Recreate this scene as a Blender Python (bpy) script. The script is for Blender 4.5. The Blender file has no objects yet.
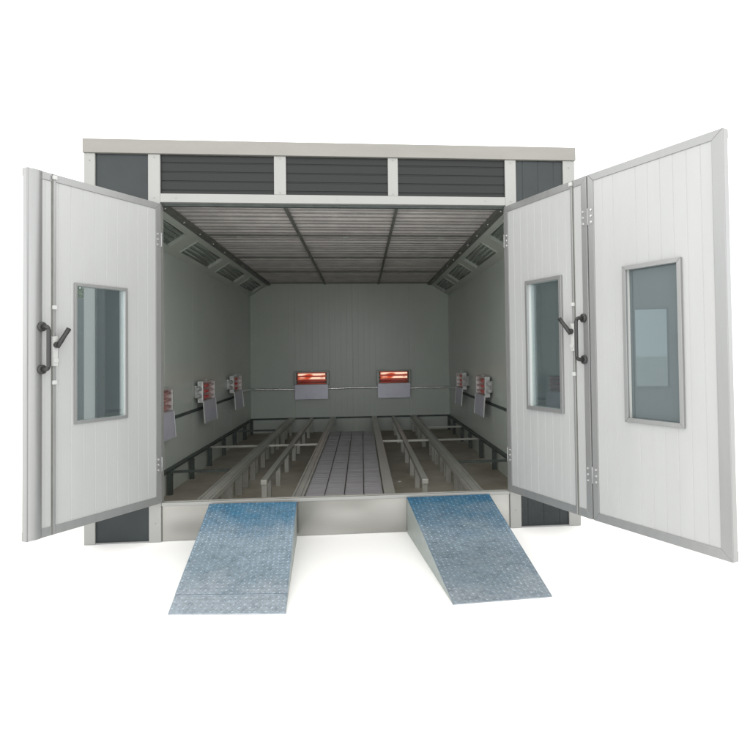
import bpy, bmesh, math, random
from mathutils import Vector, Matrix
random.seed(7)
scene = bpy.context.scene
COL = scene.collection
PI = math.pi

# ------------------------------------------------------------------ materials
def mat(name, col, rough=0.5, metal=0.0, var=0.0, vscale=3.0, stretch=(1, 1, 1), bump=0.0, bscale=60.0,
        ior=1.45, col2=None, rvar=0.0, detail=3.0, lo=.12, hi=.88):
    m = bpy.data.materials.new(name); m.use_nodes = True
    nt = m.node_tree; N = nt.nodes; L = nt.links
    b = N['Principled BSDF']
    b.inputs['Roughness'].default_value = rough
    b.inputs['Metallic'].default_value = metal
    b.inputs['IOR'].default_value = ior
    b.inputs['Base Color'].default_value = (*col, 1)
    tc = N.new('ShaderNodeTexCoord'); mp = N.new('ShaderNodeMapping')
    L.new(tc.outputs['Object'], mp.inputs['Vector']); mp.inputs['Scale'].default_value = stretch
    if var > 0 or col2:
        n = N.new('ShaderNodeTexNoise'); n.inputs['Scale'].default_value = vscale; n.inputs['Detail'].default_value = detail
        n.inputs['Roughness'].default_value = .6
        L.new(mp.outputs['Vector'], n.inputs['Vector'])
        r = N.new('ShaderNodeValToRGB')
        r.color_ramp.interpolation = 'EASE'; r.color_ramp.elements[0].position = lo; r.color_ramp.elements[1].position = hi
        c2 = col2 if col2 else tuple(min(1, c * (1 + var)) for c in col)
        c1 = col if col2 else tuple(c * (1 - var) for c in col)
        r.color_ramp.elements[0].color = (*c1, 1); r.color_ramp.elements[1].color = (*c2, 1)
        L.new(n.outputs['Fac'], r.inputs['Fac']); L.new(r.outputs['Color'], b.inputs['Base Color'])
        if rvar > 0:
            mr = N.new('ShaderNodeMapRange')
            mr.inputs['From Min'].default_value = 0; mr.inputs['From Max'].default_value = 1
            mr.inputs['To Min'].default_value = max(.03, rough - rvar); mr.inputs['To Max'].default_value = min(1, rough + rvar)
            L.new(n.outputs['Fac'], mr.inputs['Value']); L.new(mr.outputs['Result'], b.inputs['Roughness'])
    if bump > 0:
        n2 = N.new('ShaderNodeTexNoise'); n2.inputs['Scale'].default_value = bscale; n2.inputs['Detail'].default_value = 4
        L.new(mp.outputs['Vector'], n2.inputs['Vector'])
        bp = N.new('ShaderNodeBump'); bp.inputs['Strength'].default_value = bump; bp.inputs['Distance'].default_value = .01
        L.new(n2.outputs['Fac'], bp.inputs['Height']); L.new(bp.outputs['Normal'], b.inputs['Normal'])
    return m

M = {}
M['door'] = mat('white_door_panel', (.405, .413, .412), .32, var=.045, vscale=1.3, stretch=(3, 3, .6), bump=.04, bscale=5, rvar=.06)
M['wall'] = mat('booth_wall_panel', (.56, .605, .56), .30, var=.06, vscale=.9, stretch=(1, 1, .7))
M['trim'] = mat('aluminium_trim', (.30, .305, .305), .33, metal=.45, var=.04, vscale=5, stretch=(4, 4, .5), rvar=.08)
M['post'] = mat('pale_painted_post', (.315, .318, .308), .38, metal=.2, var=.03, vscale=3, stretch=(1, 1, .5), bump=.03, bscale=9)
M['cap'] = mat('pale_fascia_sheet', (.245, .24, .222), .42, metal=.2, var=.05, vscale=2.5, stretch=(1, 1, 3))
M['dark'] = mat('charcoal_panel', (.019, .025, .027), .30, var=.3, vscale=2.2, bump=.08, bscale=4, rvar=.08)
M['louvre'] = mat('charcoal_ribbed_sheet', (.006, .0075, .008), .42, var=.3, vscale=6, stretch=(.4, 1, 3), rvar=.1)
M['sill'] = mat('galvanised_sill_steel', (.27, .267, .25), .22, metal=.75, col2=(.50, .495, .475), vscale=1.5, stretch=(1, 1, 2.4), detail=1.0, rvar=.05)  # broad tone noise puts mottled reflections into the sill's colour
M['steel'] = mat('galvanised_rail_steel', (.40, .40, .375), .34, metal=.5, col2=(.54, .54, .50), vscale=5, stretch=(1, .6, 1), rvar=.1)
M['darksteel'] = mat('dark_angle_steel', (.075, .09, .085), .5, metal=.2, var=.3, vscale=9)
M['grate'] = mat('grey_grating_steel', (.24, .235, .25), .5, metal=.1, col2=(.33, .325, .345), vscale=4, rvar=.08)
M['ceil'] = mat('ceiling_filter_sheet', (.49, .465, .45), .55, var=.16, vscale=2.4, stretch=(2, 1, 1), bump=.1, bscale=14)
M['bar'] = mat('dark_ceiling_bar', (.15, .155, .14), .5, var=.2, vscale=8)
M['greyframe'] = mat('light_band_sheet', (.50, .54, .49), .45, var=.06, vscale=2)
M['lightbox'] = mat('unlit_light_box', (.27, .31, .28), .3, var=.12, vscale=5)
M['tube'] = mat('unlit_lamp_tube', (.36, .40, .36), .25)
M['conc'] = mat('pit_concrete', (.25, .22, .17), .7, col2=(.50, .48, .43), vscale=1.4, detail=9, bump=.3, bscale=30)
M['black'] = mat('black_plastic', (.035, .037, .036), .38)
M['whitep'] = mat('white_metal_clip', (.50, .51, .50), .3)
M['screw'] = mat('bright_screw', (.75, .75, .74), .25, metal=.7)
M['ground'] = mat('white_ground', (.95, .955, .965), .9)
M['hframe'] = mat('heater_case_sheet', (.62, .63, .62), .3, metal=.5, var=.1, vscale=8)
M['hdark'] = mat('heater_case_dark_sheet', (.22, .235, .22), .35, metal=.4, var=.1, vscale=8)
M['shield'] = mat('lavender_grey_plate', (.58, .58, .67), .35, metal=.15, var=.12, vscale=4, rvar=.1)
M['palerefl'] = mat('pale_pink_reflector', (.46, .22, .21), .3, metal=.3, var=.3, vscale=6)
M['refl'] = mat('copper_reflector', (.32, .05, .03), .28, metal=.5, var=.3, vscale=6)
M['foil'] = mat('silver_conduit', (.90, .91, .90), .18, metal=.85, var=.2, vscale=18, bump=.5, bscale=40)
M['sideplate'] = mat('ramp_side_sheet', (.26, .295, .285), .45, metal=.2, col2=(.34, .37, .355), vscale=6, stretch=(1, 1, 1.5))

def tube_mat(name, strength, base=(.42, .02, .02)):
    m = bpy.data.materials.new(name); m.use_nodes = True
    nt = m.node_tree; N = nt.nodes; L = nt.links; b = N['Principled BSDF']
    b.inputs['Base Color'].default_value = (*base, 1); b.inputs['Roughness'].default_value = .12
    tc = N.new('ShaderNodeTexCoord'); mp = N.new('ShaderNodeMapping'); mp.inputs['Scale'].default_value = (3.2, 1, 9)
    n = N.new('ShaderNodeTexNoise'); n.inputs['Scale'].default_value = 1.0; n.inputs['Detail'].default_value = 1.5
    sx = N.new('ShaderNodeSeparateXYZ'); L.new(tc.outputs['Object'], sx.inputs[0])
    ad = N.new('ShaderNodeMath'); ad.operation = 'MULTIPLY_ADD'; ad.inputs[1].default_value = .35
    L.new(sx.outputs['X'], ad.inputs[0]); L.new(n.outputs['Fac'], ad.inputs[2])
    r = N.new('ShaderNodeValToRGB'); e = r.color_ramp.elements
    e[0].position = .36; e[0].color = (.42, .035, .014, 1); e[1].position = .52; e[1].color = (1, .74, .55, 1)
    k = e.new(.44); k.color = (.62, .10, .04, 1)
    L.new(tc.outputs['Object'], mp.inputs['Vector']); L.new(mp.outputs['Vector'], n.inputs['Vector'])
    L.new(ad.outputs[0], r.inputs['Fac']); L.new(r.outputs['Color'], b.inputs['Emission Color'])
    b.inputs['Emission Strength'].default_value = strength
    return m
M['hot'] = tube_mat('glowing_heater_tube', .95)
M['warm'] = tube_mat('ruby_heater_tube', .02, (.50, .09, .09))

def glass_mat(name, dcol, tcol, tfac, ior):
    m = bpy.data.materials.new(name); m.use_nodes = True
    nt = m.node_tree; N = nt.nodes; L = nt.links; N.remove(N['Principled BSDF'])
    out = N['Material Output']
    gl = N.new('ShaderNodeBsdfGlossy'); gl.inputs['Roughness'].default_value = .015; gl.inputs['Color'].default_value = (.90, 1, 1, 1)
    df = N.new('ShaderNodeBsdfDiffuse'); df.inputs['Color'].default_value = (*dcol, 1)
    tr = N.new('ShaderNodeBsdfTransparent'); tr.inputs['Color'].default_value = (*tcol, 1)
    m1 = N.new('ShaderNodeMixShader'); m1.inputs[0].default_value = tfac
    L.new(df.outputs[0], m1.inputs[1]); L.new(tr.outputs[0], m1.inputs[2])
    lw = N.new('ShaderNodeLayerWeight'); lw.inputs['Blend'].default_value = .5
    fr = N.new('ShaderNodeMath'); fr.operation = 'MULTIPLY_ADD'; fr.inputs[1].default_value = .45; fr.inputs[2].default_value = ior
    L.new(lw.outputs['Facing'], fr.inputs[0])
    m2 = N.new('ShaderNodeMixShader')
    L.new(fr.outputs[0], m2.inputs[0]); L.new(m1.outputs[0], m2.inputs[1]); L.new(gl.outputs[0], m2.inputs[2])
    L.new(m2.outputs[0], out.inputs['Surface'])
    return m
M['glass'] = glass_mat('darkened_pane_glass', (.10, .12, .13), (.30, .36, .37), .10, .03)  # dark colour stands in for unlit surroundings seen through the pane
M['clear'] = glass_mat('clear_window_glass', (.14, .17, .18), (.84, .88, .885), .84, .02)

def tread_mat(name='worn_blue_tread_plate', tone=1.0, off=(0, 0, 0), blue=-.20):
    # galvanised tread plate with blotchy blue that deepens towards the top edge
    m = bpy.data.materials.new(name); m.use_nodes = True
    nt = m.node_tree; N = nt.nodes; L = nt.links; b = N['Principled BSDF']
    b.inputs['Metallic'].default_value = .45
    tc = N.new('ShaderNodeTexCoord'); sp = N.new('ShaderNodeSeparateXYZ'); L.new(tc.outputs['Object'], sp.inputs[0])
    mo = N.new('ShaderNodeMapping'); mo.inputs['Location'].default_value = off; L.new(tc.outputs['Object'], mo.inputs['Vector'])
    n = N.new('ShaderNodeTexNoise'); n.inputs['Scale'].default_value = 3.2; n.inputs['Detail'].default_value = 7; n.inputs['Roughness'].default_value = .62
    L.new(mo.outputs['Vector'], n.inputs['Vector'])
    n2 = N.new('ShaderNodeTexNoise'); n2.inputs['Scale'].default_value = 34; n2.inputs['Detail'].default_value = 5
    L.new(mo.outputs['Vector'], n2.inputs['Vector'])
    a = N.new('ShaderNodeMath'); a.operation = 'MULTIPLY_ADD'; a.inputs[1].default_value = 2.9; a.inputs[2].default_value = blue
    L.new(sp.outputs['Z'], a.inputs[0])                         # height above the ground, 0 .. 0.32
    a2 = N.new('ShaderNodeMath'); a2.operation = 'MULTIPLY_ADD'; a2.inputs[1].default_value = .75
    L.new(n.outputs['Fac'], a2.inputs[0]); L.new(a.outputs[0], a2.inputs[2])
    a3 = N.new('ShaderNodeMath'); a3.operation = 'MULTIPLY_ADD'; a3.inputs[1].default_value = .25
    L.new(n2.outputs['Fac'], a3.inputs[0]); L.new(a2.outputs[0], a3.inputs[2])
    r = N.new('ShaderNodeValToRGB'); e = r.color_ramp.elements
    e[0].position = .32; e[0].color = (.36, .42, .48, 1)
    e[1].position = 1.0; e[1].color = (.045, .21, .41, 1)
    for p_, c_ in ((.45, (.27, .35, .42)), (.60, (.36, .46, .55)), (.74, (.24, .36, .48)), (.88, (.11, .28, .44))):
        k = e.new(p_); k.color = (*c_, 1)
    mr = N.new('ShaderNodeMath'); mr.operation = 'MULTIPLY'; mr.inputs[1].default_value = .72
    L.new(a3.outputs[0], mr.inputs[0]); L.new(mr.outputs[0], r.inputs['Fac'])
    # dark scuffs
    n3 = N.new('ShaderNodeTexNoise'); n3.inputs['Scale'].default_value = 16; n3.inputs['Detail'].default_value = 8
    L.new(mo.outputs['Vector'], n3.inputs['Vector'])
    r3 = N.new('ShaderNodeValToRGB'); r3.color_ramp.elements[0].position = .30; r3.color_ramp.elements[0].color = (.80, .82, .83, 1)
    r3.color_ramp.elements[1].position = .46; r3.color_ramp.elements[1].color = (1, 1, 1, 1)
    L.new(n3.outputs['Fac'], r3.inputs['Fac'])
    mx = N.new('ShaderNodeMix'); mx.data_type = 'RGBA'; mx.blend_type = 'MULTIPLY'; mx.inputs[0].default_value = 1
    L.new(r.outputs['Color'], mx.inputs[6]); L.new(r3.outputs['Color'], mx.inputs[7])
    # fine grime speckle, also painted contrast for shading that flat light leaves out
    n4 = N.new('ShaderNodeTexNoise'); n4.inputs['Scale'].default_value = 48; n4.inputs['Detail'].default_value = 3
    L.new(mo.outputs['Vector'], n4.inputs['Vector'])
    g4 = N.new('ShaderNodeMapRange'); g4.inputs['From Min'].default_value = .3; g4.inputs['From Max'].default_value = .7
    g4.inputs['To Min'].default_value = .80 * tone; g4.inputs['To Max'].default_value = 1.12 * tone
    L.new(n4.outputs['Fac'], g4.inputs['Value'])
    my = N.new('ShaderNodeMix'); my.data_type = 'RGBA'; my.blend_type = 'MULTIPLY'; my.inputs[0].default_value = 1
    L.new(mx.outputs[2], my.inputs[6]); L.new(g4.outputs['Result'], my.inputs[7])
    L.new(my.outputs[2], b.inputs['Base Color'])
    rr = N.new('ShaderNodeMapRange'); rr.inputs['To Min'].default_value = .28; rr.inputs['To Max'].default_value = .62
    L.new(n3.outputs['Fac'], rr.inputs['Value']); L.new(rr.outputs['Result'], b.inputs['Roughness'])
    bp = N.new('ShaderNodeBump'); bp.inputs['Strength'].default_value = .25; bp.inputs['Distance'].default_value = .004
    L.new(n2.outputs['Fac'], bp.inputs['Height']); L.new(bp.outputs['Normal'], b.inputs['Normal'])
    return m
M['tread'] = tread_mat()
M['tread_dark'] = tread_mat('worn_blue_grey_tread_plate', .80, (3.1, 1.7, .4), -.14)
M['lug'] = mat('worn_lug_glint_steel', (.34, .40, .45), .22, metal=.8, col2=(.70, .73, .75), vscale=9)

# ------------------------------------------------------------------ mesh helpers
class MB:
    def __init__(s): s.bm = bmesh.new()
    def box(s, x0, x1, y0, y1, z0, z1, mtx=None):
        if x0 > x1: x0, x1 = x1, x0
        if y0 > y1: y0, y1 = y1, y0
        if z0 > z1: z0, z1 = z1, z0
        c = [Vector((x, y, z)) for x in (x0, x1) for y in (y0, y1) for z in (z0, z1)]
        if mtx: c = [mtx @ v for v in c]
        v = [s.bm.verts.new(p) for p in c]
        for f in ((0, 1, 3, 2), (4, 6, 7, 5), (0, 4, 5, 1), (2, 3, 7, 6), (0, 2, 6, 4), (1, 5, 7, 3)):
            s.bm.faces.new([v[i] for i in f])
        return s
    def hexa(s, bot, top):
        v = [s.bm.verts.new(p) for p in list(bot) + list(top)]; n = len(bot)
        s.bm.faces.new(v[:n][::-1]); s.bm.faces.new(v[n:])
        for i in range(n): s.bm.faces.new([v[i], v[(i + 1) % n], v[n + (i + 1) % n], v[n + i]])
        return s
    def tube(s, pts, r, seg=10, caps=True):
        pts = [Vector(p) for p in pts]; rings = []
        for i, p in enumerate(pts):
            if i == 0: d = pts[1] - p
            elif i == len(pts) - 1: d = p - pts[-2]
            else: d = (pts[i + 1] - p).normalized() + (p - pts[i - 1]).normalized()
            d.normalize()
            a = Vector((0, 0, 1)) if abs(d.z) < .9 else Vector((1, 0, 0))
            e1 = d.cross(a).normalized(); e2 = d.cross(e1)
            rr = r[i] if isinstance(r, (list, tuple)) else r
            rings.append([s.bm.verts.new(p + e1 * rr * math.cos(2 * PI * k / seg) + e2 * rr * math.sin(2 * PI * k / seg)) for k in range(seg)])
        for a, b in zip(rings, rings[1:]):
            for k in range(seg):
                f = s.bm.faces.new([a[k], a[(k + 1) % seg], b[(k + 1) % seg], b[k]]); f.smooth = True
        if caps:
            s.bm.faces.new(rings[0][::-1]); s.bm.faces.new(rings[-1])
        return s
    def ext(s, prof, fn, t0, t1):
        """closed 2-D profile extruded from t0 to t1; fn(a, b, t) -> point"""
        A = [s.bm.verts.new(fn(a, b, t0)) for a, b in prof]; B = [s.bm.verts.new(fn(a, b, t1)) for a, b in prof]
        n = len(prof)
        for i in range(n): s.bm.faces.new([A[i], A[(i + 1) % n], B[(i + 1) % n], B[i]])
        s.bm.faces.new(A[::-1]); s.bm.faces.new(B)
        return s
    def build(s, name, m, parent=None, origin=None, bevel=0.0, label=None, kind=None):
        bmesh.ops.recalc_face_normals(s.bm, faces=s.bm.faces)
        if origin is not None: bmesh.ops.translate(s.bm, vec=-Vector(origin), verts=s.bm.verts)
        me = bpy.data.meshes.new(name); s.bm.to_mesh(me); s.bm.free()
        me.materials.append(m)
        o = bpy.data.objects.new(name, me); COL.objects.link(o)
        if origin is not None: o.location = origin
        if parent: o.parent = parent
        if bevel > 0:
            b = o.modifiers.new('bevel', 'BEVEL'); b.width = bevel; b.segments = 2; b.limit_method = 'ANGLE'
        if label: o['label'] = label
        if kind: o['kind'] = kind
        return o

def groove_profile(a0, a1, front, back, pitch, gw, gd, major=None, phase=0.0):
    """polygon in (a, depth): front face at `front` with V grooves cut toward `back`"""
    sg = 1 if back > front else -1
    p = [(a0, front)]
    k = math.ceil((a0 + gw - phase) / pitch)
    while True:
        g = phase + k * pitch
        if g > a1 - gw: break
        w, d = gw, gd
        if major and k % major == 0: w, d = gw * 1.6, gd * 2.5
        p += [(g - w / 2, front), (g - w / 4, front + sg * d), (g + w / 4, front + sg * d), (g + w / 2, front)]
        k += 1
    p += [(a1, front), (a1, back), (a0, back)]
    return p

def empty(name, loc, label, cat, group=None, rotz=0):
    o = bpy.data.objects.new(name, None); COL.objects.link(o); o.location = loc; o.rotation_euler = (0, 0, rotz)
    o.empty_display_size = .2
    o['label'] = label; o['category'] = cat
    if group: o['group'] = group
    return o

# ------------------------------------------------------------------ the setting
S = 140
g = MB()
v = [g.bm.verts.new(p) for p in ((-S, -S, 0), (S, -S, 0), (S, S, 0), (-S, S, 0))]
g.bm.faces.new(v)
g.build('ground', M['ground'], kind='structure')
f = MB().box(-2.23, 1.764, .085, 6.998, .004, .012)
f.build('pit_floor', M['conc'], kind='structure')

# ------------------------------------------------------------------ the booth
XL, XR, D = -2.23, 1.764, 7.0
OL, OR, HT = -2.355, 1.933, 3.43
booth = empty('spray_booth', (-.21, 3.5, 0), 'large white panelled spray booth with charcoal front panels and its doors swung open', 'spray booth')
BO = Vector((-.21, 3.5, 0))
class PB(MB):
    """part of the booth written in world coordinates"""
    def part(s, name, m, bevel=0.0, label=None, parent=None, origin=None):
        bmesh.ops.translate(s.bm, vec=-(BO if origin is None else Vector(origin)), verts=s.bm.verts)
        o = s.build(name, m, parent or booth, bevel=bevel, label=label)
        if origin is not None: o.location = Vector(origin) - BO
        return o

# side walls: panels run along Y, grooves vertical
b = PB(); b.ext(groove_profile(.09, 7.0, XL, OL + .01, 1.15, .006, .002, phase=.55), lambda a, d, t: Vector((d, a, t)), 0.005, 3.38); b.part('side_wall', M['wall'])
b = PB(); b.ext(groove_profile(.09, 7.0, XR, OR - .01, 1.15, .006, .002, phase=.55), lambda a, d, t: Vector((d, a, t)), 0.005, 3.38); b.part('side_wall', M['wall'])
b = PB(); b.ext(groove_profile(XL - .11, XR + .15, D + .002, D + .11, .115, .008, .0015, major=10, phase=-.2), lambda a, d, t: Vector((a, d, t)), 0.005, 3.385); b.part('back_wall', M['wall'])
b = PB(); b.box(OL + .01, OR - .01, .09, D + .11, 3.387, 3.42); b.part('roof', M['cap'])

# ceiling: ridged filter sheets
prof = []; y = .10; pitch = .165; k = 0
while y < 6.99:
    y1 = min(y + pitch, 6.995); w = y1 - y
    dz = random.uniform(-.006, .006)
    prof += [(y, 3.045), (y + w * .20, 3.045), (y + w * .30, 3.008 + dz), (y + w * .9, 3.012 + dz)]
    y = y1
prof += [(6.996, 3.045), (6.996, 3.08), (.10, 3.08)]
b = PB(); b.ext(prof, lambda a, d, t: Vector((t, a, d)), -1.93, 1.44); ceil = b.part('ceiling', M['ceil'])
for x in (-.742, .332):
    b = PB(); b.box(x - .014, x + .014, .12, 6.99, 2.978, 3.0); b.part('ceiling_bar', M['bar'], parent=None)
for yy in (1.96, 3.6, 5.2, 6.86):
    b = PB(); b.box(-1.86, 1.37, yy - .013, yy + .013, 2.985, 3.001); b.part('ceiling_bar', M['bar'])
    if yy < 6:
        for xx in (-1.45, -.2, .95):
            b = PB(); b.box(xx - .03, xx + .03, yy - .022, yy + .022, 2.968, 2.979); b.part('bar_clip', M['greyframe'])
for x0, x1, cx in ((-1.93, -1.825, -1.845), (1.338, 1.44, 1.36)):
    b = PB(); b.box(x0, x1, .115, 6.99, 2.965, 3.0055); b.part('ceiling_edge_angle', M['bar'])
    for yy in [.5 + .62 * i for i in range(10)]:
        b = PB(); b.tube([(cx, yy, 2.9655), (cx, yy, 2.955)], .013, 8); b.part('bolt', M['screw'])

# sloping corner bands with unlit light boxes
def band(side):
    A = Vector((-1.868, 0, 2.985)) if side < 0 else Vector((1.381, 0, 2.985))
    B = Vector((XL + .002, 0, 2.75)) if side < 0 else Vector((XR - .002, 0, 2.75))
    es = (B - A); Ln = es.length; es.normalize()
    en = Vector((-es.z, 0, es.x)) if side > 0 else Vector((es.z, 0, -es.x))
    if en.z > 0: en = -en                                       # into the room
    mt = Matrix(((es.x, 0, en.x, A.x), (0, 1, 0, 0), (es.z, 0, en.z, A.z), (0, 0, 0, 1)))
    # local: x along slope, y world Y, z into the room
    opens = [(.30, 1.62), (2.02, 3.36), (3.74, 5.08), (5.46, 6.76)]
    b = PB()
    b.box(-.02, .105, .115, 6.99, -.03, 0, mt); b.box(.335, Ln, .115, 6.99, -.03, 0, mt)
    ys = [.115] + [q for o in opens for q in o] + [6.99]
    for i in range(0, len(ys), 2): b.box(.105, .335, ys[i], ys[i + 1], -.03, 0, mt)
    b.part('light_band', M['greyframe'])
    b = PB(); b.box(.0, .022, .12, 6.985, .001, .02, mt); b.part('band_lip', M['bar'])
    for (y0, y1) in opens:
        b = PB()
        b.box(.08, .36, y0 - .02, y1 + .02, -.055, -.045, mt)
        b.box(.08, .103, y0 - .02, y1 + .02, -.0445, -.031, mt); b.box(.337, .36, y0 - .02, y1 + .02, -.0445, -.031, mt)
        b.box(.104, .336, y0 - .02, y0 - .002, -.0445, -.031, mt); b.box(.104, .336, y1 + .002, y1 + .02, -.0445, -.031, mt)
        c = mt @ Vector((.22, (y0 + y1) / 2, -.09))
        lb = b.part('light_box', M['lightbox'], origin=c)
        for q in range(4):
            s_ = .135 + q * .057
            t = MB(); t.tube([mt @ Vector((s_, y0 + .04, -.030)) - c, mt @ Vector((s_, y1 - .04, -.030)) - c], .012, 8)
            t.build('lamp_tube', M['tube'], lb)
        # thin bright rims at the far and near ends of the opening
        b = PB(); b.box(.10, .34, y1 - .004, y1 + .018, .0005, .010, mt); b.box(.10, .34, y0 - .018, y0 + .004, .0005, .010, mt)
        b.box(.088, .105, y0 - .018, y1 + .018, .0005, .008, mt)
        b.part('light_box_rim', M['greyframe'])
band(-1); band(1)

# front: cap, posts, header, dark panels, sill
b = PB(); b.box(OL - .008, OR + .008, -.015, .12, 3.312, 3.432); b.part('roof_fascia', M['cap'], bevel=.003)
def post(x0, x1, z0, z1, y0=0, y1=.085, name='post'):
    b = PB(); b.box(x0, x1, y0, y1, z0, z1); b.part(name, M['post'], bevel=.003)
post(OL, -2.265, .002, 3.3115)
post(-1.83, -1.73, .002, 3.3115)
post(1.284, 1.385, .002, 3.3115)
post(1.823, OR, .002, 3.3115)
for x0, x1 in ((-.769, -.666), (.226, .315)): post(x0, x1, 2.972, 3.3115, .001, .08)
post(-1.7295, 1.2835, 2.896, 2.9715, -.002, .088, 'header_rail')
for x0, x1 in ((-1.7295, -.7695), (-.6655, .2255), (.3155, 1.2835)):
    b = PB(); b.ext(groove_profile(2.972, 3.311, .022, .075, .080, .014, .004, phase=.045), lambda a, d, t: Vector((t, d, a)), x0, x1)
    b.part('ribbed_panel', M['louvre'])
for x0, x1 in ((-2.2645, -1.8305), (1.3855, 1.8225)):
    b = PB(); b.ext(groove_profile(x0, x1, .020, .08, .145 if x0 > 0 else 9, .008, .002), lambda a, d, t: Vector((a, d, t)), .012, 3.311)
    b.part('dark_panel', M['dark'])
    b = PB(); b.box(x0, x1, .004, .075, .001, .0115); b.part('base_strip', M['trim'])
b = PB(); b.box(-1.7295, 1.2835, .022, .083, .002, .300)
b.part('sill', M['sill'], bevel=.003)
b = PB(); b.box(-1.7295, 1.2835, .004, .040, .3005, .330); b.part('threshold', M['post'], bevel=.004)
b = PB(); b.box(-1.7295, 1.2835, .060, .094, .3005, .327); b.part('threshold', M['steel'], bevel=.003)
b = PB(); b.box(-1.7295, 1.2835, .0405, .0595, .3005, .312); b.part('threshold_groove', M['bar'])
# dark strip just under the header
b = PB(); b.box(-1.7295, 1.2835, .05, .10, 2.878, 2.8955); b.part('header_strip', M['darksteel'])

for x, z in [(x, z) for x in (-1.78, 1.335) for z in (2.935, 3.285, .16)] + [(x, z) for x in (-.7175, .2705) for z in (2.99, 3.29)] + [(-1.6, 2.933), (-.22, 2.933), (1.1, 2.933), (-2.31, .25), (1.878, .25), (-2.31, 3.25), (1.878, 3.25)]:
    b = PB(); b.tube([(x, -.0022, z), (x, -.0050, z)], .0055, 10); b.part('screw', M['trim'])
# rails fixed along the side walls
for x, s_ in ((XL, 1), (XR, -1)):
    for (ya, yb) in ((.15, 5.45),):
        b = PB(); b.box(x + s_ * .0005, x + s_ * .014, ya, yb, .835, .872); b.part('wall_rail', M['darksteel'])

# doors ---------------------------------------------------------------
def handle_arc(u, z0, z1, s, out=.075, bend=.03):
    pts = [(u, 0, z1)]
    for k in range(7):
        a = k / 6 * PI / 2; pts.append((u, s * (out - bend + bend * math.sin(a)), z1 - bend + bend * math.cos(a)))
    for k in range(7):
        a = k / 6 * PI / 2; pts.append((u, s * (out - bend + bend * math.cos(a)), z0 + bend - bend * math.sin(a)))
    pts.append((u, 0, z0))
    return pts

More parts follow.
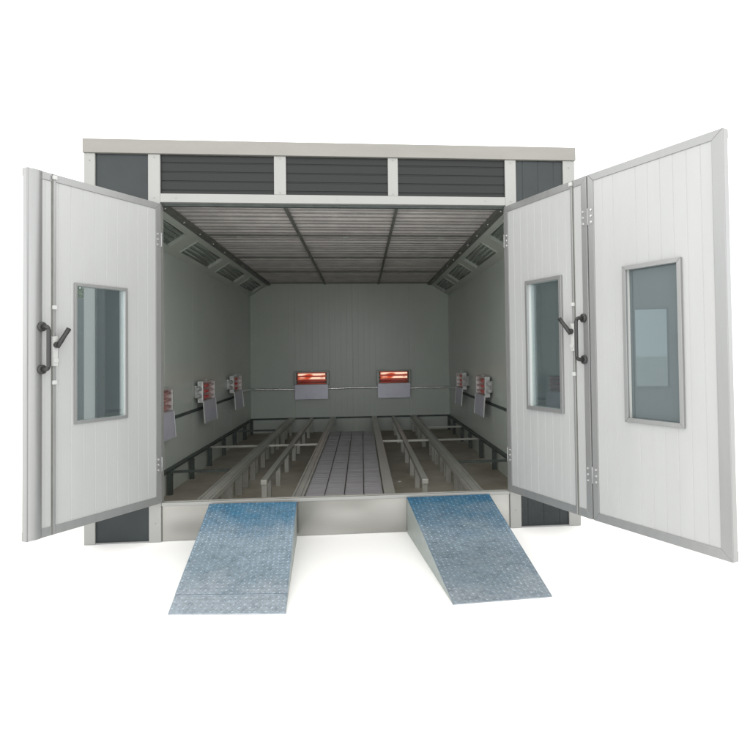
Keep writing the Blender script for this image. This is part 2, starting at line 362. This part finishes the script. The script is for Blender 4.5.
def door(hinge, end, s, W, win, label, rod=None, outer=None, lever=None, handle=None, hinge_u=.035, end_trim=.07, start_trim=.055, z0=.332, z1=2.882, hinge2=None, pane='glass', depth=.034, q=.03, proud=.020):
    hx, hy = hinge; ang = math.atan2(end[1] - hy, end[0] - hx)
    T = .042
    u0, u1, w0, w1 = win
    b = MB()
    fn = lambda a, d, t: Vector((a, d, t))
    ph = .04
    for (a0, a1, c0, c1) in ((.012, u0, z0 + .01, z1 - .01), (u1, W - .012, z0 + .01, z1 - .01), (u0, u1, z0 + .01, w0), (u0, u1, w1, z1 - .01)):
        b.ext(groove_profile(a0, a1, 0, -s * T, .098, .007, .0022, phase=ph), fn, c0, c1)
    d = b.build('door', M['door'], booth)
    d.location = Vector((hx, hy, 0)) - BO; d.rotation_euler = (0, 0, ang); d['label'] = label
    # aluminium edge profile, mitred look: four bars slightly proud and wrapping the slab
    f = MB(); p_ = .006
    def mitre(m_, a0, a1, c0, c1, wl, wr, wb, wt, ya, yb, g=.0006):
        """four bars round a rectangle, cut at 45 degrees where they meet"""
        O = [(a0, c0), (a1, c0), (a1, c1), (a0, c1)]; I = [(a0 + wl, c0 + wb), (a1 - wr, c0 + wb), (a1 - wr, c1 - wt), (a0 + wl, c1 - wt)]
        for k in range(4):
            n_ = (k + 1) % 4
            d_ = Vector((O[n_][0] - O[k][0], O[n_][1] - O[k][1])).normalized() * g
            q_ = [(O[k][0] + d_.x, O[k][1] + d_.y), (O[n_][0] - d_.x, O[n_][1] - d_.y), (I[n_][0] - d_.x, I[n_][1] - d_.y), (I[k][0] + d_.x, I[k][1] + d_.y)]
            m_.hexa([(a, ya, c) for a, c in q_], [(a, yb, c) for a, c in q_])
    mitre(f, 0, W, z0, z1, start_trim, end_trim, .062, .055, s * .0005, s * p_)
    f.box(0, .0115, s * 0, -s * T, z0, z1); f.box(W - .0115, W, 0, -s * T, z0, z1)
    f.box(.012, W - .012, 0, -s * T, z0, z0 + .0095); f.box(.012, W - .012, 0, -s * T, z1 - .0095, z1)
    f.box(0, W, -s * (T + .0005), -s * (T + .005), z0, z0 + .06); f.box(0, W, -s * (T + .0005), -s * (T + .005), z1 - .055, z1)
    f.build('door_frame', M['trim'], d, bevel=.002)
    # window
    wf = MB()
    mitre(wf, u0 - q * .6, u1 + q * .6, w0 - q * .6, w1 + q * .6, q, q, q, q, s * .001, s * proud)
    mitre(wf, u0 - q * .6, u1 + q * .6, w0 - q * .6, w1 + q * .6, q, q, q, q, -s * (T + .001), -s * (T + .014))
    wf.build('window_frame', M['trim'], d, bevel=.002)
    wf = MB(); e0, e1 = u0 + .001, u1 - .001
    wf.box(e0, e0 + .007, 0, -s * T, w0 + .001, w1 - .001); wf.box(e1 - .007, e1, 0, -s * T, w0 + .001, w1 - .001)
    wf.box(e0 + .0075, e1 - .0075, 0, -s * T, w0 + .001, w0 + .008); wf.box(e0 + .0075, e1 - .0075, 0, -s * T, w1 - .008, w1 - .001)
    wf.build('window_reveal', M['whitep'], d)
    pn = MB(); pn.box(u0 + .0085, u1 - .0085, -s * depth, -s * (depth + .006), w0 + .0085, w1 - .0085); pn.build('window_pane', M[pane], d)
    for hu, yoff in [(hinge_u, 0)]:
        for hz in (2.57, .66):
            h = MB(); h.tube([(-.004, s * .006, hz - .06), (-.004, s * .006, hz + .06)], .006, 10)
            h.box(-.004, hu + .018, s * .0062, s * .0076, hz - .065, hz + .065)
            h.build('hinge', M['trim'], d, bevel=.001)
            for dz in (-.045, 0, .045):
                c = MB(); c.tube([(hu, s * .0077, hz + dz), (hu, s * .0140, hz + dz)], .0085, 8); c.build('screw', M['screw'], d)
    if hinge2:                                                   # leaf of the hinge that carries the next door
        for hz in (2.57, .66):
            h = MB(); h.box(W - .052, W - .006, s * .0062, s * .0076, hz - .065, hz + .065); h.build('hinge', M['trim'], d, bevel=.001)
            for dz in (-.045, 0, .045):
                c = MB(); c.tube([(W - .035, s * .0077, hz + dz), (W - .035, s * .0140, hz + dz)], .0085, 8); c.build('screw', M['screw'], d)
    if outer:                                                    # rounded aluminium closing profile and pale strip
        a0, a1 = outer
        e = MB(); n = 10
        pr = [(a0, 0.001)] + [(a0 + (a1 - a0) * (k / n), .007 + .020 * math.sin(PI * min(1, k / n * 1.0)) ** .6) for k in range(n + 1)] + [(a1, .001)]
        e.ext([(a, s * y_) for a, y_ in pr], fn, z0 + .004, z1 - .004)
        e.build('edge_profile', M['trim'], d)
    if rod:
        r_ = MB(); r_.box(rod + .0065, rod + .014, s * .001, s * .0085, z0 + .003, z1 - .003); r_.build('rod_shadow_strip', M['bar'], d)  # dark strip standing in for the channel's shadow beside the rod
        r_ = MB(); r_.box(rod - .012, rod + .006, s * .001, s * .0125, z0 + .006, z1 - .002); r_.build('lock_rod', M['trim'], d, bevel=.003)
        for cz in (z1 - .028, 1.93, 1.40):
            c = MB(); c.box(rod - .016, rod + .016, s * .0065, s * .026, cz - .015, cz + .015); c.build('rod_clip', M['whitep'], d, bevel=.005)
        kz, du, dz = lever
        c = MB(); c.box(rod - .016, rod + .018, s * .0065, s * .030, kz - .15, kz + .06); c.tube([(rod, s * .03, kz - .11), (rod, s * .036, kz - .11)], .02, 12); c.build('latch_plate', M['whitep'], d, bevel=.006)
        c = MB()
        c.tube([(rod, s * .031, kz), (rod, s * .050, kz)], .021, 12)
        c.tube([(rod, s * .046, kz - .02), (rod - du * .25, s * .055, kz + dz * .22), (rod - du * .6, s * .060, kz + dz * .6), (rod - du, s * .062, kz + dz)], [.013, .017, .015, .017], 10)
        c.build('latch_lever', M['black'], d)
    if handle:
        hu, hz0, hz1 = handle; ys = .008 if not outer else .026
        c = MB(); pts = [(u, y_ + s * ys, z_) for u, y_, z_ in handle_arc(hu, hz0, hz1, s)]
        c.tube(pts, .014, 12)
        for hz in (hz0, hz1):
            c.tube([(hu, s * (ys + .001), hz), (hu, s * (ys + .012), hz), (hu, s * (ys + .018), hz)], [.033, .033, .022], 16)
        c.build('handle', M['black'], d)
    return d

door((-1.727, -.002), (-2.288, -1.002), 1, 1.150, (.355, .79, 1.10, 2.11),
     'left door leaf with black pull handle and dark window', rod=.960, outer=(1.045, 1.142), lever=(1.665, .075, .115), handle=(1.062, 1.495, 1.79), pane='clear', depth=.010, q=.022, proud=.012)
door((1.274, -.002), (1.660, -.995), -1, 1.064, (.325, .755, 1.105, 2.155),
     'narrow door leaf between the opening and the outermost right leaf', rod=.905, lever=(1.725, .10, .10), handle=(1.015, 1.51, 1.82), end_trim=.058, hinge2=True, pane='clear', depth=.026)
door((1.6645, -1.005), (2.117, -1.980), -1, 1.075, (.335, .762, 1.10, 2.140),
     'outermost right door leaf with wide grey trim and dark window', end_trim=.075, depth=.026)

# what the left window looks out on: a dark cabinet and a shrub beside the booth
cb = empty('control_cabinet', (-2.79, 1.1, 0), 'dark grey metal cabinet beside the booth, seen through the left door window', 'cabinet')
b = MB(); b.box(-.30, .29, -.185, .2, .06, 2.16); b.build('cabinet_body', M['dark'], cb, bevel=.006)
b = MB(); b.box(-.28, .27, -.165, .18, 0, .0595); b.build('plinth', M['darksteel'], cb)
b = MB(); b.box(-.285, .275, -.2, -.1855, .08, 2.14); cd = b.build('cabinet_door', M['dark'], cb, bevel=.004)
b = MB(); b.tube([(p[0], p[1] - .2, p[2]) for p in handle_arc(-.06, 1.42, 1.74, -1, .05)], .012, 10); b.build('handle', M['black'], cd)
sh = empty('shrub', (-3.42, 2.3, 0), 'leafy green shrub behind the cabinet, seen through the left door window', 'shrub')
leafm = mat('shrub_leaf', (.06, .11, .03), .6, col2=(.16, .22, .07), vscale=5)
rs = random.Random(3)
b = MB()
for k in range(9):
    a = k * 2.4; t_ = Vector((.28 * math.cos(a), .28 * math.sin(a), rs.uniform(1.7, 2.5)))
    b.tube([(0, 0, 0), (t_.x * .3, t_.y * .3, t_.z * .45), t_], [.028, .018, .006], 6)
b.build('stem', mat('shrub_bark', (.09, .065, .045), .85, var=.3, vscale=9), sh)
b = MB()
for k in range(3600):
    th, ph = rs.uniform(0, 2 * PI), math.acos(rs.uniform(-1, 1)); rad = rs.uniform(.35, 1) ** .5 * (1 + .18 * math.sin(5 * th) * math.sin(4 * ph))
    c = Vector((.34 * rad * math.sin(ph) * math.cos(th), .40 * rad * math.sin(ph) * math.sin(th), 2.15 + .75 * rad * math.cos(ph)))
    e1 = Vector((rs.gauss(0, 1), rs.gauss(0, 1), rs.gauss(0, 1))).normalized(); e2 = e1.cross(Vector((rs.gauss(0, 1), rs.gauss(0, 1), rs.gauss(0, 1)))).normalized()
    L_ = rs.uniform(.03, .055)
    v = [b.bm.verts.new(c + w_) for w_ in (-e1 * L_, e2 * L_ * .4, e1 * L_, -e2 * L_ * .4)]; b.bm.faces.new(v)
b.build('foliage', leafm, sh)

# ------------------------------------------------------------------ floor support frame (its own steel frame standing in the pit)
fr = empty('floor_frame', (-.2, 3.5, .012), 'raised grid of galvanised steel rails on short posts inside the booth', 'floor frame')
FO = Vector((-.2, 3.5, .012))
def fpart(b, name, m, bevel=.002):
    bmesh.ops.translate(b.bm, vec=-FO, verts=b.bm.verts)
    return b.build(name, m, fr, bevel=bevel)
def rail(x0, x1, ya, yb, zt=.312, h=.05):
    b = MB(); w = x1 - x0
    if w > .1:                                                   # hat channel: two lips and a groove
        t = .018
        b.box(x0, x1, ya, yb, zt - h, zt - .012); b.box(x0, x0 + t, ya, yb, zt - .0118, zt); b.box(x1 - t, x1, ya, yb, zt - .0118, zt)
        b.box(x0 + t + .012, x1 - t - .012, ya, yb, zt - .0118, zt - .004)
    else:
        b.box(x0, x1, ya, yb, zt - h, zt)
    fpart(b, 'rail', M['steel'])
rail(-1.482, -1.355, .10, 6.97); rail(-1.062, -1.0, .98, 6.97, .300); rail(-.657, -.552, .10, 6.97)
rail(.168, .268, .10, 6.97); rail(.572, .634, .78, 6.97, .300); rail(.955, 1.075, .10, 6.97)
def fpost(x, y, w=.055, d=.045, m='steel', zt=.2615):
    b = MB(); t = .006                                          # channel section, open to the back
    b.box(x - w / 2, x + w / 2, y - t / 2, y + t / 2, .0125, zt)
    b.box(x - w / 2, x - w / 2 + t, y + t / 2 + .0002, y + d, .0125, zt); b.box(x + w / 2 - t, x + w / 2, y + t / 2 + .0002, y + d, .0125, zt)
    fpart(b, 'post', M[m], 0)
    if m == 'steel' and random.random() < .5:
        pass
for y_ in (.35, .66, .98, 1.3, 1.6, 2.0, 2.42, 2.85, 3.25, 3.92, 4.4, 4.82, 5.44, 6.0, 6.5): fpost(-1.418 + random.uniform(-.025, .025), y_ + random.uniform(-.04, .04), random.uniform(.05, .075))
for y_ in (1.02, 1.30, 2.05, 2.87, 3.73, 4.35, 5.22, 6.12, 6.9): fpost(-1.031, y_, .052, zt=.2495)
for y_ in (4.95, 5.7, 6.5, 6.9): fpost(-.604, y_, .07); fpost(.218, y_, .07)
for y_ in (.82, 1.67, 2.4, 3.3, 4.2, 5.2, 6.2, 6.9): fpost(.603, y_, .052, zt=.2495)
for y_ in (.35, .75, 1.05, 1.4, 1.95, 2.3, 2.6, 3.1, 3.4, 3.9, 4.7, 5.2, 5.7, 6.2, 6.7): fpost(1.015 + random.uniform(-.025, .025), y_, random.uniform(.05, .075))
for x in (-2.185, 1.719):
    for y_ in (.45, 1.72, 2.6, 3.5, 4.4, 5.2, 6.1, 6.8): fpost(x, y_, .05, m='darksteel', zt=.275)
for x0, x1 in ((-2.228, -2.17), (1.704, 1.762)):
    b = MB(); b.box(x0, x1, .10, 6.94, .276, .305); fpart(b, 'edge_angle', M['darksteel'])
b = MB(); b.box(-2.228, 1.762, 6.975, 6.998, .276, .308); fpart(b, 'edge_angle', M['darksteel'])
def cross(x0, x1, y, m='steel', zt=.290):
    b = MB(); b.box(x0, x1, y - .014, y + .014, zt - .028, zt); fpart(b, 'cross_bar', M[m])
cross(-1.354, -1.063, 3.52); cross(-.999, -.658, 3.52); cross(-2.169, -1.483, 3.52, 'steel'); cross(-2.169, -1.483, 1.72, 'darksteel'); cross(-2.169, -1.483, 5.3, 'darksteel')
cross(.269, .571, 3.66); cross(.635, .954, 3.66); cross(1.076, 1.703, 3.66); cross(1.076, 1.703, 1.80, 'darksteel'); cross(1.076, 1.703, 5.2, 'steel')

# ------------------------------------------------------------------ grating panels, each one can be lifted out
xs = [-.548 + i * .1775 for i in range(5)]
ys = [.105, .27, 1.43, 2.60, 3.77, 4.74]
cols = ['leftmost', 'second from left', 'third from left', 'rightmost']
rows = ['short front row by the sill', 'second row from the sill', 'middle row of the walkway', 'row before the last', 'rearmost row of the walkway']
protos = {}
for j in range(5):
    Ly = ys[j + 1] - ys[j]
    b = MB(); W_ = .1775 - .006
    b.box(.003, .008, .004, Ly - .004, -.03, 0); b.box(W_ - .005, W_, .004, Ly - .004, -.03, 0)
    yy = .006
    while yy < Ly - .02:
        b.box(.0083, W_ - .0053, yy, yy + .0235, -.022, -.002 + random.uniform(-.0012, .0012)); yy += .026
    b.box(.0083, W_ - .0053, Ly - .010, Ly - .005, -.03, 0)
    proto = b.build('floor_grating', M['grate'])
    for i in range(4):
        o = proto if i == 0 else proto.copy()
        if i: COL.objects.link(o)
        o.location = (xs[i] + random.uniform(-.0006, .0006), ys[j], .296 + random.uniform(-.002, .002))
        o['label'] = 'grey floor grating, %s column, %s' % (cols[i], rows[j])
        o['category'] = 'floor grating'; o['group'] = 'gratings laid between the two middle rails'
# small bits lying in the pit and on the grating
def chip(x, y, z, s, label, m='whitep', name='paper_scrap', cat='scrap'):
    b = MB(); b.hexa([(-s, -s * .6, 0), (s * .8, -s * .7, 0), (s, s * .5, 0), (-s * .6, s * .7, 0)], [(-s * .9, -s * .5, .006), (s * .7, -s * .6, .009), (s * .9, s * .4, .007), (-s * .5, s * .6, .01)])
    o = b.build(name, M[m]); o.location = (x, y, z); o['label'] = label; o['category'] = cat
chip(.42, 2.05, .0125, .022, 'small white scrap lying on the brown pit floor right of the gratings')

# ------------------------------------------------------------------ infrared heaters
def heater(loc, rot, label, hot, side=0):
    h = empty('infrared_heater', loc, label, 'heater', 'infrared heaters fixed to the booth walls', rot)
    fm = M['hdark'] if hot else M['hframe']
    w = .345; z0, z1 = .955, 1.235; yb, yf = (-.035, -.135) if hot else (-.060, -.115)
    b = MB()
    b.box(-w, w, yb, yf, z1 - .022, z1); b.box(-w, w, yb, yf, z0, z0 + .022)
    b.box(-w, -w + .05, yb, yf, z0 + .0222, z1 - .0222); b.box(w - .05, w, yb, yf, z0 + .0222, z1 - .0222)
    b.box(-w, w, yb + .012, yb + .0002, z0, z1)
    b.build('housing', fm, h, bevel=.003)
    b = MB(); b.box(-w + .051, w - .051, yb - .0015, yb - .012, z0 + .023, z1 - .023); b.build('reflector', M['refl'] if hot else M['palerefl'], h)
    for k in range(3):
        zz = z0 + .065 + k * .075
        b = MB(); ty = -.095 if hot else -.094
        b.tube([(-w + .055, ty, zz), (w - .055, ty, zz)], .021 if hot else .017, 12); b.build('heating_tube', (M['hot'] if k else M['warm']) if hot else M['warm'], h)
        b = MB()
        for sx in (-1, 1): b.tube([(sx * (w - .075), ty, zz), (sx * (w - .052), ty, zz)], .025 if hot else .020, 10)
        b.build('tube_cap', fm, h)
    tilt = 0.05 if hot else .07
    mt = Matrix.Translation((0, yf - .004, z0 + .012)) @ Matrix.Rotation(-tilt, 4, 'X')
    b = MB(); b.box(-w + .02, w - .02, -.004, .004, -.285, 0, mt)
    b.build('shield_plate', M['shield'], h)
    if not hot:
        b = MB(); b.box(-w + .012, -w + .0195, -.008, .008, -.288, 0, mt); b.build('plate_edge', M['hframe'], h)
        b = MB(); b.box(w - .0195, w - .012, -.008, .008, -.288, 0, mt); b.build('plate_edge', M['hframe'], h)
    b = MB(); b.box(-.05, .05, -.0005, yb + .0125 + .0005 if hot else yb + .0125, 1.02, 1.17); b.box(-.015, .015, -.06, -.09, z1 + .0005, z1 + .012); b.build('bracket', M['hframe'], h)
    if side:
        b = MB(); x = side * (w + .001)
        b.box(x, x + side * .012, -.063, -.111, z0 + .04, z1 - .03)
        b.box(x - side * .09, x - side * .03, -.0005, -.0595, z0 + .06, z1 - .06)
        for zz in (z0 + .09, z0 + .185): b.tube([(x + side * .0125, -.085, zz), (x + side * .05, -.072, zz), (x + side * .085, -.062, zz)], [.030, .034, .024], 12)
        b.build('end_bracket', M['whitep'] if side > 0 else M['hframe'], h, bevel=.003)
    return h
heater((-1.022, 6.998, 0), 0, 'heater on the back wall, left of the two with glowing orange tubes', True)
heater((.620, 6.998, 0), 0, 'heater on the back wall, right of the two with glowing orange tubes', True)
heater((-2.2295, 1.30, 0), PI / 2, 'heater on the left wall partly hidden behind the left door', False, -1)
heater((-2.2295, 3.23, 0), PI / 2, 'middle heater of the three on the left side wall', False, -1)
heater((-2.2295, 5.18, 0), PI / 2, 'farthest heater on the left side wall, nearest the back corner', False, -1)
heater((1.7635, 3.16, 0), -PI / 2, 'nearer heater on the right side wall with white end bracket', False, 1)
heater((1.7635, 5.0, 0), -PI / 2, 'farther heater on the right side wall, nearest the back corner', False, 1)

# conduit round the back of the booth
pts = []
def seg(a, b, n, w=.005):
    for k in range(n):
        t = k / n; p = Vector(a).lerp(Vector(b), t)
        pts.append(p + Vector((0, 0, w * math.sin(t * 9 + a[0] * 5) + random.uniform(-.0015, .0015))))
seg((-2.205, 5.60, .93), (-2.205, 6.80, .895), 14); seg((-2.18, 6.93, .895), (-1.40, 6.972, .875), 14)
seg((-1.38, 6.975, .875), (-.66, 6.975, .88), 6); seg((-.64, 6.972, .885), (.26, 6.972, .895), 24); seg((.28, 6.975, .885), (.98, 6.975, .87), 6)
seg((1.0, 6.972, .865), (1.70, 6.95, .875), 14); seg((1.738, 6.85, .88), (1.742, 5.4, .93), 14)
b = MB(); b.tube(pts, .021, 8)
o = b.build('conduit', M['foil'], origin=(-.2, 6.97, .88)); o['label'] = 'thin silver foil conduit strung along the back wall between the heaters'; o['category'] = 'conduit'

# ------------------------------------------------------------------ ramps
def ramp(b0, b1, t1, t0, label, lip):
    """b0,b1 bottom left/right (z=0), t0,t1 top left/right"""
    zt = .313; zb = .008
    o = Vector(((b0[0] + b1[0] + t0[0] + t1[0]) / 4, (b0[1] + b1[1] + t0[1] + t1[1]) / 4, 0))
    B0, B1 = Vector((*b0, zb)) - o, Vector((*b1, zb)) - o; T0, T1 = Vector((*t0, zt)) - o, Vector((*t1, zt)) - o
    r = empty('loading_ramp', o, label, 'ramp', 'ramps leading up to the booth sill')
    P = lambda u, v: (B0.lerp(B1, u)).lerp(T0.lerp(T1, u), v)
    nrm = (B1 - B0).cross(T0 - B0).normalized()
    if nrm.z < 0: nrm = -nrm
    b = MB(); bm = b.bm; th = .006
    def slab(v0, v1, off=0.0):
        q = [P(0, v0), P(1, v0), P(1, v1), P(0, v1)]
        b.hexa([p - nrm * th + nrm * off for p in q], [p + nrm * off for p in q])
    cuts = [(0, lip - .001), (lip + .001, 1)] if lip else [(0, 1)]
    slab(*cuts[0], .0)
    if lip: slab(cuts[1][0], 1, .005)
    W = (B1 - B0).length; L_ = (T0 - B0).length
    nu, nv = int(W / .034), int(L_ / .036)
    for i in range(nu):
        for j in range(nv):
            u = (i + .5) / nu; v = (j + .5) / nv
            off = .005 if lip and v > lip else 0
            c = P(u, v) + nrm * off
            eu = (P(u + .01, v) - P(u, v)).normalized(); ev = nrm.cross(eu)
            a = .9 if (i + j) % 2 else -.9
            d = eu * math.cos(a) + ev * math.sin(a); e = nrm.cross(d)
            hl, hw, hh = .0145, .0042, .0042
            base = [c + d * hl, c + e * hw, c - d * hl, c - e * hw]
            top = [c + d * hl * .55, c + e * hw * .45, c - d * hl * .55, c - e * hw * .45]
            vb = [bm.verts.new(p) for p in base]; vt = [bm.verts.new(p + nrm * hh) for p in top]
            fs = [bm.faces.new(vt)] + [bm.faces.new([vb[k], vb[(k + 1) % 4], vt[(k + 1) % 4], vt[k]]) for k in range(4)]
            for f_ in fs[:3]: f_.material_index = 1  # bare steel top; one flank bright, one dark: glint and shade painted on
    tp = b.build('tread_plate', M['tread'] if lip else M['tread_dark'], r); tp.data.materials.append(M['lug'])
    for (Bq, Tq, sgn) in ((B0, T0, 1), (B1, T1, -1)):
        inn = (B1 - B0).normalized() * .006 * sgn
        b = MB()
        A0 = Bq + (B1 - B0).normalized() * .002 * sgn; A1 = Tq + (T1 - T0).normalized() * .002 * sgn
        q = [Vector((A0.x, A0.y, .001)), Vector((A1.x, A1.y, .001)), A1 - Vector((0, 0, .010)), A0 - Vector((0, 0, .0055))]
        b.hexa(q, [p + inn for p in q]); b.build('side_plate', M['sideplate'], r)
    b = MB(); q = [P(.01, 1) + Vector((0, -.006, -.010)), P(.99, 1) + Vector((0, -.006, -.010))]
    lo = [Vector((p.x, p.y, .001)) for p in q]
    b.hexa([lo[0], lo[1], q[1], q[0]], [p + Vector((0, .004, 0)) for p in (lo[0], lo[1], q[1], q[0])]); b.build('back_plate', M['sideplate'], r)
    return r
ramp((-1.214, -1.494), (-.498, -1.568), (-.589, -.060), (-1.323, -.030), 'left blue-grey tread plate ramp with a folded lip across its lower end', .13)
ramp((.528, -1.562), (1.176, -1.518), (1.093, -.006), (.358, -.022), 'right blue-grey tread plate ramp without a lip, its pale left side showing', 0)

# ------------------------------------------------------------------ world and light
w = bpy.data.worlds.new('World'); scene.world = w; w.use_nodes = True
nt = w.node_tree; N = nt.nodes; L = nt.links
bg = N['Background']
tc = N.new('ShaderNodeTexCoord'); sp = N.new('ShaderNodeSeparateXYZ'); L.new(tc.outputs['Generated'], sp.inputs[0])
r = N.new('ShaderNodeValToRGB'); L.new(sp.outputs['Z'], r.inputs['Fac'])
r.color_ramp.elements[0].position = 0.0; r.color_ramp.elements[0].color = (.98, 1, 1.02, 1)
r.color_ramp.elements[1].position = .65; r.color_ramp.elements[1].color = (.72, .70, .66, 1)
L.new(r.outputs['Color'], bg.inputs['Color']); bg.inputs['Strength'].default_value = 2.75

# ------------------------------------------------------------------ camera
cam = bpy.data.cameras.new('Camera'); co = bpy.data.objects.new('Camera', cam); COL.objects.link(co)
yaw, pitch_, roll = .0921, .0231, -.0128; fpx, cx, cy = 605.93, 42.44, -36.19
sy_, cy_ = math.sin(yaw), math.cos(yaw); sp_, cp_ = math.sin(pitch_), math.cos(pitch_)
fw = Vector((sy_ * cp_, cy_ * cp_, sp_)); r0 = Vector((cy_, -sy_, 0)); u0 = r0.cross(fw)
rr = r0 * math.cos(roll) + u0 * math.sin(roll); uu = -r0 * math.sin(roll) + u0 * math.cos(roll)
co.matrix_world = Matrix(((rr.x, uu.x, -fw.x, -.023), (rr.y, uu.y, -fw.y, -5.3461), (rr.z, uu.z, -fw.z, 1.5763), (0, 0, 0, 1)))
cam.sensor_width = 36; cam.lens = fpx / 750 * 36; cam.shift_x = -cx / 750; cam.shift_y = cy / 750
cam.clip_start = .05; cam.clip_end = 1000
scene.camera = co
scene.render.engine = 'CYCLES'
scene.cycles.max_bounces = 12; scene.cycles.diffuse_bounces = 8
scene.view_settings.view_transform = 'Standard'; scene.view_settings.look = 'None'
scene.view_settings.exposure = 0; scene.view_settings.gamma = 1
